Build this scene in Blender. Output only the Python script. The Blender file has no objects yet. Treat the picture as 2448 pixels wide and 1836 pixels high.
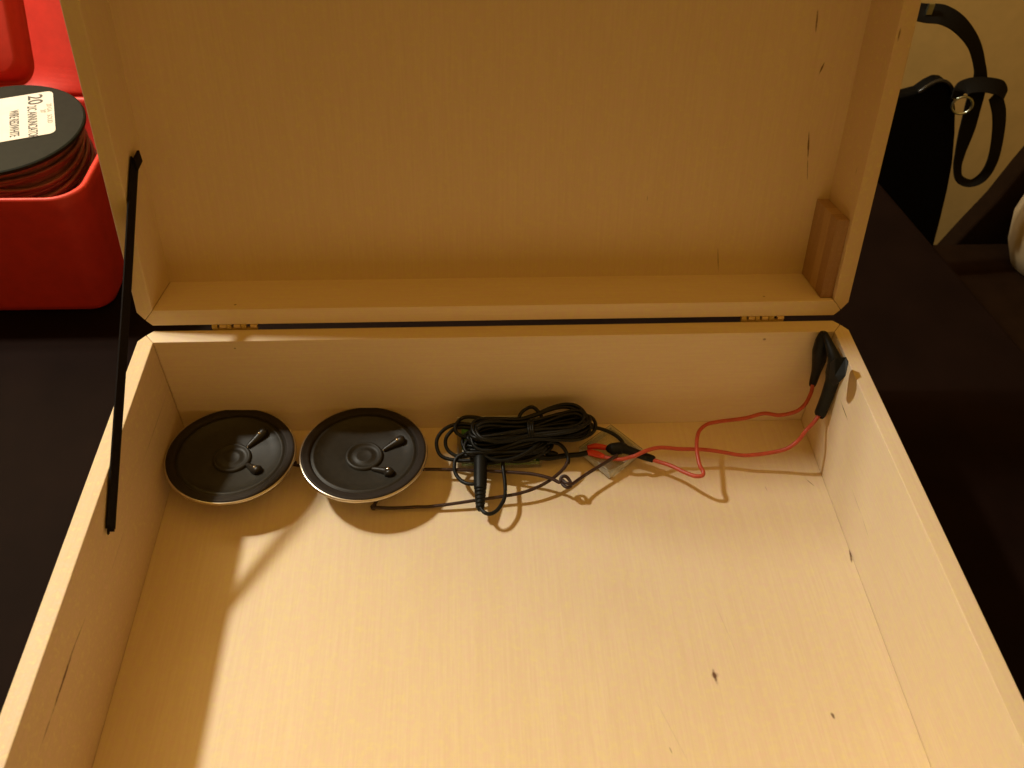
import bpy, bmesh, math, random
from mathutils import Vector, Matrix, Euler

random.seed(7)
scene = bpy.context.scene

# ------------------------------------------------------------------ camera
cam_data = bpy.data.cameras.new('camera')
cam = bpy.data.objects.new('camera', cam_data)
scene.collection.objects.link(cam)
cam.location = (-0.01716, -0.34191, 0.38966)
cam.rotation_euler = (0.77636, -0.021917, -0.048135)
cam_data.sensor_width = 36.0
cam_data.lens = 30.85
cam_data.clip_start = 0.01
cam_data.clip_end = 50
cam_data.dof.use_dof = True
cam_data.dof.focus_distance = 0.47
cam_data.dof.aperture_fstop = 20
scene.camera = cam

# ------------------------------------------------------------------ light
world = bpy.data.worlds.new('World')
scene.world = world
world.use_nodes = True
bgn = world.node_tree.nodes['Background']
bgn.inputs[0].default_value = (1.0, 0.495, 0.085, 1)      # dim warm bounce of the room
bgn.inputs[1].default_value = 0.17

# two small warm bulbs of one lamp, above and behind the box on the left
for name, loc, watts in (('lamp_bulb_light', (-0.830, 0.312, 1.0765), 49.0), ('lamp_bulb_light', (-0.825, 0.415, 1.0765), 18.0)):
    ld = bpy.data.lights.new(name, 'POINT')
    ld.energy = watts
    ld.color = (1.0, 0.945, 0.80)
    ld.shadow_soft_size = 0.036
    lo = bpy.data.objects.new(name, ld)
    lo.location = loc
    scene.collection.objects.link(lo)

# warm light thrown back by the ceiling of the dim room
cl_d = bpy.data.lights.new('ceiling_bounce_light', 'AREA')
cl_d.shape = 'RECTANGLE'
cl_d.size = 2.4
cl_d.size_y = 1.8
cl_d.energy = 7.0
cl_d.color = (1.0, 0.495, 0.085)
cl_o = bpy.data.objects.new('ceiling_bounce_light', cl_d)
cl_o.location = (0.25, -0.55, 1.65)
scene.collection.objects.link(cl_o)

scene.view_settings.view_transform = 'Standard'
scene.view_settings.look = 'None'
scene.view_settings.exposure = 0.0
scene.view_settings.gamma = 1.0
scene.cycles.max_bounces = 10
scene.cycles.diffuse_bounces = 6
scene.cycles.transparent_max_bounces = 16

# ------------------------------------------------------------------ helpers
COL = scene.collection

def link(name, me, mat=None, parent=None):
    o = bpy.data.objects.new(name, me)
    COL.objects.link(o)
    if mat is not None:
        me.materials.append(mat)
    if parent is not None:
        o.parent = parent
    return o

def empty(name, loc=(0, 0, 0)):
    o = bpy.data.objects.new(name, None)
    o.empty_display_size = 0.02
    o.location = loc
    COL.objects.link(o)
    return o

def tag(o, label, cat, group=None):
    o['label'] = label
    o['category'] = cat
    if group:
        o['group'] = group
    return o

def finish(bm, name, mat, parent=None, smooth=False, off=None):
    if off is not None:
        bmesh.ops.translate(bm, vec=-Vector(off), verts=bm.verts)
    bmesh.ops.recalc_face_normals(bm, faces=bm.faces)
    me = bpy.data.meshes.new(name)
    bm.to_mesh(me)
    bm.free()
    if smooth:
        for f in me.polygons:
            f.use_smooth = True
    return link(name, me, mat, parent)

def bevel_all(bm, w, seg=2, ang=0.5):
    es = [e for e in bm.edges if len(e.link_faces) == 2 and e.calc_face_angle(0) > ang]
    if es and w > 0:
        bmesh.ops.bevel(bm, geom=es, offset=w, segments=seg, profile=0.6, affect='EDGES', clamp_overlap=True)

def add_prism(bm, pts, z0, z1, axes='XYZ'):
    """polygon pts in two axes, extruded along the third"""
    def mk(a, b, c):
        if axes == 'XYZ': return (a, b, c)
        if axes == 'XZY': return (a, c, b)
        if axes == 'YZX': return (c, a, b)
    lo_ = [bm.verts.new(mk(a, b, z0)) for a, b in pts]
    hi_ = [bm.verts.new(mk(a, b, z1)) for a, b in pts]
    n = len(pts)
    bm.faces.new(lo_)
    bm.faces.new(hi_)
    for i in range(n):
        bm.faces.new((lo_[i], lo_[(i + 1) % n], hi_[(i + 1) % n], hi_[i]))

def box(name, c0, c1, mat, parent=None, bev=0.0004, off=None, seg=2):
    bm = bmesh.new()
    add_prism(bm, [(c0[0], c0[1]), (c1[0], c0[1]), (c1[0], c1[1]), (c0[0], c1[1])], c0[2], c1[2])
    bevel_all(bm, bev, seg)
    return finish(bm, name, mat, parent, off=off)

def prism(name, pts, z0, z1, mat, parent=None, bev=0.0004, axes='XYZ', seg=2, smooth=False, off=None):
    bm = bmesh.new()
    add_prism(bm, pts, z0, z1, axes)
    bmesh.ops.recalc_face_normals(bm, faces=bm.faces)
    bevel_all(bm, bev, seg)
    return finish(bm, name, mat, parent, smooth, off=off)

def spline(pts, per=8, closed=False):
    P = [Vector(q) for q in pts]
    n = len(P)
    out = []
    rng = range(n) if closed else range(n - 1)
    for i in rng:
        if closed:
            a, b, c, d = P[(i - 1) % n], P[i], P[(i + 1) % n], P[(i + 2) % n]
        else:
            a, b, c, d = P[max(i - 1, 0)], P[i], P[i + 1], P[min(i + 2, n - 1)]
        for k in range(per):
            t = k / per
            out.append(0.5 * ((2 * b) + (c - a) * t + (2 * a - 5 * b + 4 * c - d) * t * t + (3 * b - a - 3 * c + d) * t ** 3))
    if not closed:
        out.append(P[-1].copy())
    return out

def sweep(bm, path, r, segs=8, closed=False, flat=None, radii=None):
    """round tube along path, or a ribbon when flat=(width, thickness, normal)"""
    n = len(path)
    tang = []
    for i in range(n):
        a = path[(i - 1) % n] if (closed or i > 0) else path[0]
        b = path[(i + 1) % n] if (closed or i < n - 1) else path[-1]
        t = (b - a)
        tang.append(t.normalized() if t.length > 1e-9 else Vector((0, 0, 1)))
    up = Vector((0, 0, 1)) if abs(tang[0].z) < 0.9 else Vector((1, 0, 0))
    nrm = (up - tang[0] * up.dot(tang[0])).normalized()
    rings = []
    for i in range(n):
        t = tang[i]
        nrm = (nrm - t * nrm.dot(t))
        nrm = nrm.normalized() if nrm.length > 1e-6 else t.orthogonal().normalized()
        ring = []
        if flat:
            w, th, fn = flat
            fn = Vector(fn)
            wd = t.cross(fn)
            wd = wd.normalized() if wd.length > 1e-6 else t.orthogonal().normalized()
            f2 = wd.cross(t).normalized()
            ww = w if radii is None else w * radii[i]
            for sx, sy in ((-1, -1), (1, -1), (1, 1), (-1, 1)):
                ring.append(bm.verts.new(path[i] + wd * (sx * ww / 2) + f2 * (sy * th / 2)))
        else:
            bn = t.cross(nrm)
            rr = r if radii is None else radii[i]
            for k in range(segs):
                a = 2 * math.pi * k / segs
                ring.append(bm.verts.new(path[i] + (nrm * math.cos(a) + bn * math.sin(a)) * rr))
        rings.append(ring)
    m = len(rings[0])
    for i in range(n if closed else n - 1):
        A, B = rings[i], rings[(i + 1) % n]
        for k in range(m):
            bm.faces.new((A[k], A[(k + 1) % m], B[(k + 1) % m], B[k]))
    if not closed:
        bm.faces.new(rings[0])
        bm.faces.new(rings[-1])

def tube(name, pts, r, mat, parent=None, per=8, segs=8, closed=False, off=None):
    bm = bmesh.new()
    sweep(bm, spline(pts, per, closed), r, segs, closed)
    return finish(bm, name, mat, parent, True, off=off)

def taper(name, pts, radii, mat, parent=None, per=6, segs=14, off=None):
    q = spline([(a[0], a[1], a[2]) for a in pts], per)
    rr = []
    for i in range(len(radii) - 1):
        for k in range(per):
            rr.append(radii[i] + (radii[i + 1] - radii[i]) * k / per)
    rr.append(radii[-1])
    bm = bmesh.new()
    sweep(bm, q, 0, segs, False, None, rr)
    return finish(bm, name, mat, parent, True, off=off)

def lathe(name, prof, mat, parent=None, segs=64, smooth=True, loc=None):
    bm = bmesh.new()
    rings = []
    for r, z in prof:
        if r < 1e-6:
            rings.append([bm.verts.new((0, 0, z))])
        else:
            rings.append([bm.verts.new((r * math.cos(2 * math.pi * k / segs), r * math.sin(2 * math.pi * k / segs), z)) for k in range(segs)])
    for A, B in zip(rings[:-1], rings[1:]):
        for k in range(segs):
            k2 = (k + 1) % segs
            if len(A) == 1 and len(B) == 1:
                continue
            if len(A) == 1:
                bm.faces.new((A[0], B[k], B[k2]))
            elif len(B) == 1:
                bm.faces.new((A[k], B[0], A[k2]))
            else:
                bm.faces.new((A[k], A[k2], B[k2], B[k]))
    o = finish(bm, name, mat, parent, smooth)
    if loc is not None:
        o.location = loc
    return o

# ------------------------------------------------------------------ materials
def new_mat(name):
    m = bpy.data.materials.new(name)
    m.use_nodes = True
    nt = m.node_tree
    return m, nt, nt.nodes['Principled BSDF']

def ramp(nt, fac, stops):
    r = nt.nodes.new('ShaderNodeValToRGB')
    el = r.color_ramp.elements
    while len(el) < len(stops):
        el.new(0.5)
    for e, (pos, c) in zip(el, stops):
        e.position = pos
        e.color = (c[0], c[1], c[2], 1)
    nt.links.new(fac, r.inputs[0])
    return r.outputs[0]

def mixc(nt, fac, a, b, mode='MIX'):
    m = nt.nodes.new('ShaderNodeMix')
    m.data_type = 'RGBA'
    m.blend_type = mode
    for sock, v in ((m.inputs[0], fac), (m.inputs[6], a), (m.inputs[7], b)):
        if isinstance(v, (int, float)):
            sock.default_value = v
        elif isinstance(v, tuple):
            sock.default_value = (v[0], v[1], v[2], 1)
        else:
            nt.links.new(v, sock)
    return m.outputs[2]

def noise(nt, vec, scale, detail=3, rough=0.55, sc=None, dist=0.0):
    if sc is not None:
        mp = nt.nodes.new('ShaderNodeMapping')
        mp.inputs['Scale'].default_value = sc
        nt.links.new(vec, mp.inputs[0])
        vec = mp.outputs[0]
    n = nt.nodes.new('ShaderNodeTexNoise')
    n.inputs['Scale'].default_value = scale
    n.inputs['Detail'].default_value = detail
    n.inputs['Roughness'].default_value = rough
    n.inputs['Distortion'].default_value = dist
    nt.links.new(vec, n.inputs['Vector'])
    return n.outputs['Fac']

def objco(nt):
    return nt.nodes.new('ShaderNodeTexCoord').outputs['Object']

def bump(nt, bs, height, strength, dist=0.0005):
    b = nt.nodes.new('ShaderNodeBump')
    b.inputs['Strength'].default_value = strength
    b.inputs['Distance'].default_value = dist
    nt.links.new(height, b.inputs['Height'])
    nt.links.new(b.outputs[0], bs.inputs['Normal'])

def wood(name, axis, marks=(), base=(0.76, 0.645, 0.455), dark=(0.66, 0.515, 0.325), seed=0.0, flecks=0.6, rough=0.5):
    """pale sanded basswood / plywood; fibre along 'axis'; marks = (loc, rot, scale, strength)"""
    m, nt, bs = new_mat(name)
    co0 = objco(nt)
    ad = nt.nodes.new('ShaderNodeVectorMath')
    ad.inputs[1].default_value = (seed, seed * 1.7, seed * 0.6)
    nt.links.new(co0, ad.inputs[0])
    co = ad.outputs[0]
    i = 'XYZ'.index(axis)
    sc1 = [1, 1, 1]; sc1[i] = 0.035
    sc2 = [1, 1, 1]; sc2[i] = 0.12
    fine = noise(nt, co, 900, 4, 0.65, sc1)
    band = noise(nt, co, 55, 4, 0.6, sc2, 0.6)
    broad = noise(nt, co, 9, 2, 0.5)
    fl = noise(nt, co, 330, 3, 0.7)
    c = mixc(nt, ramp(nt, fine, [(0.33, (0, 0, 0)), (0.72, (1, 1, 1))]), dark, base)
    c = mixc(nt, 0.55, base, c)
    c = mixc(nt, ramp(nt, band, [(0.3, (0.22,) * 3), (0.55, (0.0,) * 3)]), c, dark)
    c = mixc(nt, ramp(nt, broad, [(0.35, (0.16,) * 3), (0.7, (0.0,) * 3)]), c, (0.72, 0.56, 0.37))
    # fleck of the sapwood: pinkish / yellowish pores
    c = mixc(nt, ramp(nt, fl, [(0.26, (flecks,) * 3), (0.50, (0,) * 3)]), c, (0.74, 0.54, 0.44))
    c = mixc(nt, ramp(nt, fl, [(0.50, (0,) * 3), (0.74, (flecks,) * 3)]), c, (0.76, 0.66, 0.32))
    jit = noise(nt, co0, 260, 2, 0.6)
    for loc, rot, scl, st in marks:
        mp = nt.nodes.new('ShaderNodeMapping')
        mp.vector_type = 'TEXTURE'
        mp.inputs['Location'].default_value = loc
        mp.inputs['Rotation'].default_value = rot
        mp.inputs['Scale'].default_value = scl
        nt.links.new(co0, mp.inputs[0])
        ln = nt.nodes.new('ShaderNodeVectorMath')
        ln.operation = 'LENGTH'
        nt.links.new(mp.outputs[0], ln.inputs[0])
        ma = nt.nodes.new('ShaderNodeMath')
        ma.operation = 'MULTIPLY_ADD'
        ma.inputs[1].default_value = 0.9
        nt.links.new(jit, ma.inputs[0])
        nt.links.new(ln.outputs['Value'], ma.inputs[2])
        mr = nt.nodes.new('ShaderNodeMapRange')
        mr.interpolation_type = 'SMOOTHSTEP'
        mr.inputs['From Min'].default_value = 0.65
        mr.inputs['From Max'].default_value = 1.35
        mr.inputs['To Min'].default_value = st
        mr.inputs['To Max'].default_value = 0.0
        nt.links.new(ma.outputs[0], mr.inputs[0])
        c = mixc(nt, mr.outputs[0], c, (0.11, 0.045, 0.02))
    nt.links.new(c, bs.inputs['Base Color'])
    bs.inputs['Roughness'].default_value = rough
    bs.inputs['Specular IOR Level'].default_value = 0.3
    bump(nt, bs, fine, 0.12, 0.0003)
    return m

def plain(name, col, rough=0.5, metal=0.0, var=0.15, scale=200, spec=0.5, bmp=0.0, bscale=None):
    m, nt, bs = new_mat(name)
    co = objco(nt)
    n = noise(nt, co, scale, 3, 0.6)
    d = tuple(max(0, v * (1 - var)) for v in col)
    l = tuple(min(1, v * (1 + var)) for v in col)
    nt.links.new(ramp(nt, n, [(0.3, d), (0.7, l)]), bs.inputs['Base Color'])
    bs.inputs['Roughness'].default_value = rough
    bs.inputs['Metallic'].default_value = metal
    bs.inputs['Specular IOR Level'].default_value = spec
    if bmp > 0:
        bump(nt, bs, noise(nt, co, bscale or scale * 2, 3, 0.6), bmp)
    return m

def clear_plastic(name, tint=(0.985, 0.99, 0.975), d0=0.03, d1=0.12):
    m, nt, bs = new_mat(name)
    nt.nodes.remove(bs)
    out = nt.nodes['Material Output']
    tr = nt.nodes.new('ShaderNodeBsdfTransparent')
    tr.inputs[0].default_value = (*tint, 1)
    gl = nt.nodes.new('ShaderNodeBsdfGlossy')
    gl.inputs['Roughness'].default_value = 0.06
    df = nt.nodes.new('ShaderNodeBsdfDiffuse')
    df.inputs[0].default_value = (0.75, 0.75, 0.70, 1)
    fr = nt.nodes.new('ShaderNodeFresnel')
    fr.inputs[0].default_value = 1.25
    n = noise(nt, objco(nt), 300, 3)
    mx = nt.nodes.new('ShaderNodeMixShader')
    nt.links.new(ramp(nt, n, [(0.4, (d0,) * 3), (0.8, (d1,) * 3)]), mx.inputs[0])
    nt.links.new(tr.outputs[0], mx.inputs[1])
    nt.links.new(df.outputs[0], mx.inputs[2])
    mx2 = nt.nodes.new('ShaderNodeMixShader')
    nt.links.new(fr.outputs[0], mx2.inputs[0])
    nt.links.new(mx.outputs[0], mx2.inputs[1])
    nt.links.new(gl.outputs[0], mx2.inputs[2])
    nt.links.new(mx2.outputs[0], out.inputs[0])
    return m

M = {}
M['table'] = plain('dark_table_wood', (0.0085, 0.0042, 0.003), 0.65, 0, 0.18, 25, 0.03, 0.05, 400)
M['wall'] = plain('cream_wall_paint', (0.76, 0.57, 0.22), 0.8, 0, 0.05, 40, 0.2, 0.2, 500)
M['ground'] = plain('dark_carpet', (0.05, 0.035, 0.025), 0.95, 0, 0.3, 80, 0.1)
M['black_cable'] = plain('black_cable_rubber', (0.005, 0.006, 0.005), 0.42, 0, 0.2, 300, 0.25)
M['boot'] = plain('black_vinyl_boot', (0.006, 0.007, 0.006), 0.5, 0, 0.2, 300, 0.22)
M['brown_wire'] = plain('dark_brown_wire', (0.030, 0.011, 0.008), 0.42, 0, 0.2, 300, 0.5)
M['red_wire'] = plain('red_wire_insulation', (0.46, 0.066, 0.032), 0.42, 0, 0.12, 300, 0.5)
M['red_boot'] = plain('red_vinyl_boot', (0.62, 0.045, 0.020), 0.4, 0, 0.12, 300, 0.5)
M['strap'] = plain('black_ribbon', (0.007, 0.005, 0.005), 0.85, 0, 0.3, 1500, 0.15, 0.4, 2500)
M['red_plastic'] = plain('red_toolbox_plastic', (0.66, 0.040, 0.024), 0.5, 0, 0.08, 90, 0.5, 0.06, 700)
M['black_plastic'] = plain('black_spool_plastic', (0.012, 0.014, 0.009), 0.6, 0, 0.15, 200, 0.15)
M['spool_wire'] = plain('spool_red_brown_wire', (0.19, 0.062, 0.036), 0.5, 0, 0.25, 120, 0.45)
M['label'] = plain('paper_label', (0.80, 0.76, 0.68), 0.6, 0, 0.04, 90, 0.3)
M['ink'] = plain('grey_print', (0.10, 0.095, 0.085), 0.7, 0, 0.2, 400, 0.2)
M['ink_pale'] = plain('faint_print', (0.42, 0.40, 0.34), 0.7, 0, 0.2, 400, 0.2)
M['steel'] = plain('speaker_steel', (0.62, 0.57, 0.47), 0.28, 1.0, 0.1, 200, 0.5)
M['magnet'] = plain('dark_ferrite', (0.06, 0.055, 0.05), 0.6, 0.2, 0.2, 200, 0.4)
M['cone'] = plain('black_mylar_cone', (0.021, 0.019, 0.014), 0.5, 0, 0.18, 350, 0.3)
M['gasket'] = plain('black_card_gasket', (0.020, 0.015, 0.011), 0.6, 0, 0.15, 500, 0.2)
M['glue'] = plain('black_glue_blob', (0.016, 0.013, 0.009), 0.38, 0, 0.15, 300, 0.3)
M['solder'] = plain('solder', (0.75, 0.70, 0.60), 0.2, 1.0, 0.1, 300, 0.5)
M['brass'] = plain('brass_hinge', (0.66, 0.48, 0.22), 0.45, 0.3, 0.12, 300, 0.5)
M['brass_dull'] = plain('dull_brass_leaf', (0.48, 0.34, 0.09), 0.5, 0.0, 0.15, 300, 0.5)
M['cleat'] = None
M['pcb'] = plain('green_circuit_board', (0.08, 0.26, 0.06), 0.4, 0, 0.3, 500, 0.5)
M['part_green'] = plain('pale_green_part', (0.30, 0.42, 0.12), 0.35, 0, 0.15, 500, 0.5)
M['part_white'] = plain('white_connector', (0.72, 0.68, 0.56), 0.45, 0, 0.08, 300, 0.4)
M['part_dark'] = plain('black_chip', (0.015, 0.016, 0.014), 0.4, 0, 0.2, 300, 0.5)
M['clear'] = clear_plastic('clear_plastic')
M['clear_lit_edge'] = clear_plastic('clear_plastic_lit_edge', d0=0.45, d1=0.7)  # white mixed in to paint the bright highlights along the edges
M['pouch'] = plain('black_pebbled_leather', (0.0025, 0.0025, 0.002), 0.6, 0, 0.3, 250, 0.08, 0.8, 380)
M['pouch_gloss'] = plain('black_glossy_edge', (0.012, 0.012, 0.011), 0.15, 0, 0.2, 200, 0.6)
M['web'] = plain('black_webbing', (0.010, 0.009, 0.007), 0.75, 0, 0.3, 900, 0.12, 0.5, 1400)
M['ring'] = plain('plated_ring', (0.62, 0.66, 0.50), 0.3, 1.0, 0.08, 200, 0.5)
M['shadow_chair'] = plain('dark_brown_shadow_chair', (0.018, 0.009, 0.004), 0.9, 0, 0.15, 50, 0.03)  # dark colour stands in for the shade beyond the table

# ------------------------------------------------------------------ setting: wall, table
bm = bmesh.new()
add_prism(bm, [(-2.2, 0.62), (2.2, 0.62), (2.2, 0.70), (-2.2, 0.70)], -0.74, 1.6)
w = finish(bm, 'wall', M['wall']); w['kind'] = 'structure'
bm = bmesh.new()
add_prism(bm, [(-2.2, -1.6), (2.2, -1.6), (2.2, 0.70), (-2.2, 0.70)], -0.80, -0.744)
g = finish(bm, 'floor', M['ground']); g['kind'] = 'structure'

table = empty('table', (-0.3, 0.0, -0.744))
tag(table, 'very dark brown wooden table under the open wooden box', 'table')
OT = (-0.3, 0.0, -0.744)
ex = lambda y: 0.336 - 0.135 * (y - 0.156)
prism('tabletop', [(-1.05, -0.75), (ex(-0.75), -0.75), (ex(0.52), 0.52), (-1.05, 0.52)], -0.028, 0.0, M['table'], table, 0.003, off=OT)
for lx, ly in ((-0.98, -0.68), (0.36, -0.68), (0.20, 0.44), (-0.98, 0.44)):
    box('leg', (lx - 0.03, ly - 0.03, -0.744), (lx + 0.03, ly + 0.03, -0.028), M['table'], table, 0.003, off=OT)

# ------------------------------------------------------------------ the wooden box
X, T, TB, FH, RZ = 0.18, 0.0082, 0.009, 0.006, 0.0765      # half width, side thickness, back thickness, floor top, rim height
YF = -0.2525                                               # inside of the front board
crate = empty('wooden_box', (0, -0.12, 0))
OB = (0, -0.12, 0)
tag(crate, 'open pale wooden box with hinged lid, speakers and wires inside', 'box')

def mark(a, b, wid, st, plane='XY'):
    """stain from a to b on a plane of the box (coordinates relative to the box origin)"""
    a = Vector(a) - Vector(OB); b = Vector(b) - Vector(OB)
    c = (a + b) / 2
    d = b - a
    L = d.length / 2 * 1.35
    if plane == 'XY':
        return (c, (0, 0, math.atan2(d.y, d.x)), (L, wid, 0.01), st)
    if plane == 'YZ':
        return (c, (math.atan2(d.z, d.y), 0, 0), (0.01, L, wid), st)
    return (c, (0, -math.atan2(d.z, d.x), 0), (L, 0.01, wid), st)

fl_marks = [
    mark((0.0941, -0.1543, 0.0060), (0.0947, -0.1619, 0.0060), 0.0014, 0.95),
    mark((0.0943, -0.1562, 0.0060), (0.0948, -0.1595, 0.0060), 0.0026, 0.5),
    mark((0.1435, -0.1773, 0.0060), (0.1443, -0.1808, 0.0060), 0.0011, 0.85),
    mark((0.1800, -0.0912, 0.0060), (0.1784, -0.1003, 0.0060), 0.0009, 0.9),
    mark((0.1696, -0.0437, 0.0060), (0.1737, -0.0500, 0.0060), 0.0006, 0.7),
    mark((0.1458, -0.0483, 0.0060), (0.1463, -0.0529, 0.0060), 0.0004, 0.35),
    mark((0.0675, -0.1901, 0.0060), (0.0683, -0.1931, 0.0060), 0.0005, 0.4),
    mark((0.1017, -0.1153, 0.0060), (0.1071, -0.1470, 0.0060), 0.0004, 0.10),
    mark((0.0640, -0.1660, 0.0060), (0.0752, -0.1984, 0.0060), 0.0005, 0.10),
]
W_floor = wood('wood_floor', 'Y', fl_marks, seed=0.3)
lw_marks = [
    mark((-0.1800, -0.1450, 0.0535), (-0.1800, -0.1679, 0.0562), 0.0007, 0.55, 'YZ'),
    mark((-0.1800, -0.1592, 0.0550), (-0.1800, -0.1889, 0.0552), 0.0012, 0.95, 'YZ'),
    mark((-0.1800, -0.1873, 0.0553), (-0.1800, -0.2011, 0.0557), 0.0008, 0.5, 'YZ'),
    mark((-0.1800, -0.0017, 0.0437), (-0.1800, -0.0566, 0.0465), 0.0005, 0.4, 'YZ'),
    mark((-0.1800, -0.0921, 0.0434), (-0.1800, -0.1194, 0.0435), 0.0006, 0.18, 'YZ'),
]
W_left = wood('wood_left', 'Y', lw_marks, seed=1.1, base=(0.66, 0.51, 0.33), dark=(0.57, 0.42, 0.25))
rw_marks = [
    mark((0.1800, -0.0312, 0.0546), (0.1800, -0.0433, 0.0537), 0.0007, 0.9, 'YZ'),
    mark((0.1800, -0.0712, 0.0312), (0.1800, -0.0881, 0.0302), 0.0004, 0.45, 'YZ'),
    mark((0.1800, -0.0881, 0.0302), (0.1800, -0.1022, 0.0286), 0.0004, 0.4, 'YZ'),
]
W_right = wood('wood_right', 'Y', rw_marks, seed=2.2)
bk_marks = [
    mark((-0.1400, 0.0000, 0.0714), (-0.1385, 0.0000, 0.0714), 0.0010, 0.75, 'XZ'),
    mark((0.1418, 0.0000, 0.0717), (0.1437, 0.0000, 0.0713), 0.0012, 0.65, 'XZ'),
    mark((0.1694, 0.0000, 0.0029), (0.1837, 0.0000, 0.0028), 0.0009, 0.45, 'XZ'),
]
W_back = wood('wood_back', 'X', bk_marks, seed=3.3)
W_front = wood('wood_front', 'X', (), seed=4.1)

CX, CY = X + T, TB
CH = 0.0078                                    # clipped outside corners
box('bottom_panel', (-X + 0.0002, YF + 0.0002, 0.0), (X - 0.0002, -0.0002, FH), W_floor, crate, 0.0002, OB)
mid = ((-X + -CX) / 2 - 0.0004, TB - CH / 2 + 0.0006)
def side_pts(s):
    pts = [(X, 0.0), (0.5 * (X + 0.0016 + CX), 0.5 * (TB - CH + TB) + 0.0006), (CX, TB - CH), (CX, YF - TB + CH), (0.5 * (X + 0.0016 + CX), YF - TB + CH / 2), (X, YF)]
    return [(s * a, b) for a, b in pts]
mm = side_pts(1)[1]
mf = side_pts(1)[4]
prism('side_board', side_pts(-1), 0.0, RZ, W_left, crate, 0.0005, off=OB)
prism('side_board', side_pts(1), 0.0, RZ, W_right, crate, 0.0005, off=OB)
gap = 0.00015
prism('back_board', [(-X + gap, 0), (X - gap, 0), (mm[0] - gap, mm[1] + gap), (X + 0.0016, TB), (-X - 0.0016, TB), (-mm[0] + gap, mm[1] + gap)], 0.0, RZ, W_back, crate, 0.0005, off=OB)
prism('front_board', [(-X + gap, YF), (X - gap, YF), (mf[0] - gap, mf[1] - gap), (X + 0.0016, YF - TB), (-X - 0.0016, YF - TB), (-mf[0] + gap, mf[1] - gap)], 0.0, RZ, W_front, crate, 0.0005, off=OB)

# lid: local x = across, y = up the lid from the hinge line, z = out of the lid towards the room
LA, LD, LG, LH = 0.22624, 0.0336, 0.00307, 0.268
lidm = Matrix.Translation(Vector((0, TB, RZ)) - Vector(OB)) @ Matrix.Rotation(math.pi / 2 - LA, 4, 'X')

def lmark(a, b, wid, st, plane='XY'):
    a = Vector(a); b = Vector(b); c = (a + b) / 2; d = b - a
    L = d.length / 2 * 1.35
    if plane == 'XY':
        return (c, (0, 0, math.atan2(d.y, d.x)), (L, wid, 0.01), st)
    if plane == 'YZ':
        return (c, (math.atan2(d.z, d.y), 0, 0), (0.01, L, wid), st)
    return (c, (0, -math.atan2(d.z, d.x), 0), (L, 0.01, wid), st)

lp_marks = [
    lmark((0.1545, 0.1525, -0.0336), (0.1556, 0.1418, -0.0336), 0.0008, 0.75),
    lmark((0.1630, 0.1284, -0.0336), (0.1610, 0.1212, -0.0336), 0.0007, 0.85),
    lmark((0.1617, 0.0938, -0.0336), (0.1642, 0.0776, -0.0336), 0.0007, 0.85),
    lmark((0.1635, 0.0810, -0.0336), (0.1664, 0.0650, -0.0336), 0.0005, 0.5),
    lmark((0.1227, 0.0292, -0.0336), (0.1252, 0.0133, -0.0336), 0.0005, 0.55),
    lmark((0.0804, 0.0596, -0.0336), (0.0805, 0.0564, -0.0336), 0.0005, 0.35),
]
W_lid = wood('wood_lid_panel', 'Y', lp_marks, seed=5.2, base=(0.74, 0.61, 0.42))
lb_marks = [
    lmark((-0.1395, 0.0121, -0.0053), (-0.1379, 0.0121, -0.0052), 0.0011, 0.75, 'XZ'),
    lmark((0.1425, 0.0121, -0.0062), (0.1442, 0.0121, -0.0057), 0.0011, 0.6, 'XZ'),
]
W_lbot = wood('wood_lid_lower', 'X', lb_marks, seed=6.2)
lr_marks = [
    lmark((0.1814, 0.1504, -0.0000), (0.1815, 0.1442, -0.0000), 0.0007, 0.75),
    lmark((0.1800, 0.0831, -0.0084), (0.1800, 0.0781, -0.0089), 0.0005, 0.45, 'YZ'),
]
W_lright = wood('wood_lid_right', 'Y', lr_marks, seed=7.4, base=(0.68, 0.53, 0.34))
W_lleft = wood('wood_lid_left', 'Y', (), seed=8.4, base=(0.73, 0.60, 0.41))

lid = box('lid', (-X - 0.002, LG + 0.006, -LD - 0.0045), (X + 0.002, LG + LH - 0.006, -LD), W_lid, crate, 0.0003)
lid['label'] = 'raised lid of the box, leaning back'
lid.matrix_local = lidm
def lside(s):
    pts = [(X, LG + TB), (0.5 * (X + 0.0016 + CX), LG + CH / 2 - 0.0006), (CX, LG + CH), (CX, LG + LH - CH), (0.5 * (X + 0.0016 + CX), LG + LH - CH / 2), (X, LG + LH - TB)]
    return [(s * a, b) for a, b in pts]
l1, l4 = lside(1)[1], lside(1)[4]
prism('side_board', lside(-1), -LD - 0.0044, 0.0, W_lleft, lid, 0.0005)
prism('side_board', lside(1), -LD - 0.0044, 0.0, W_lright, lid, 0.0005)
prism('hinge_board', [(-X + gap, LG + TB), (X - gap, LG + TB), (l1[0] - gap, l1[1] - gap), (X + 0.0016, LG), (-X - 0.0016, LG), (-l1[0] + gap, l1[1] - gap)], -LD - 0.0044, 0.0, W_lbot, lid, 0.0005)
prism('front_board', [(-X + gap, LG + LH - TB), (X - gap, LG + LH - TB), (l4[0] - gap, l4[1] + gap), (X + 0.0016, LG + LH), (-X - 0.0016, LG + LH), (-l4[0] + gap, l4[1] + gap)], -LD - 0.0044, 0.0, W_front, lid, 0.0005)
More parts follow.
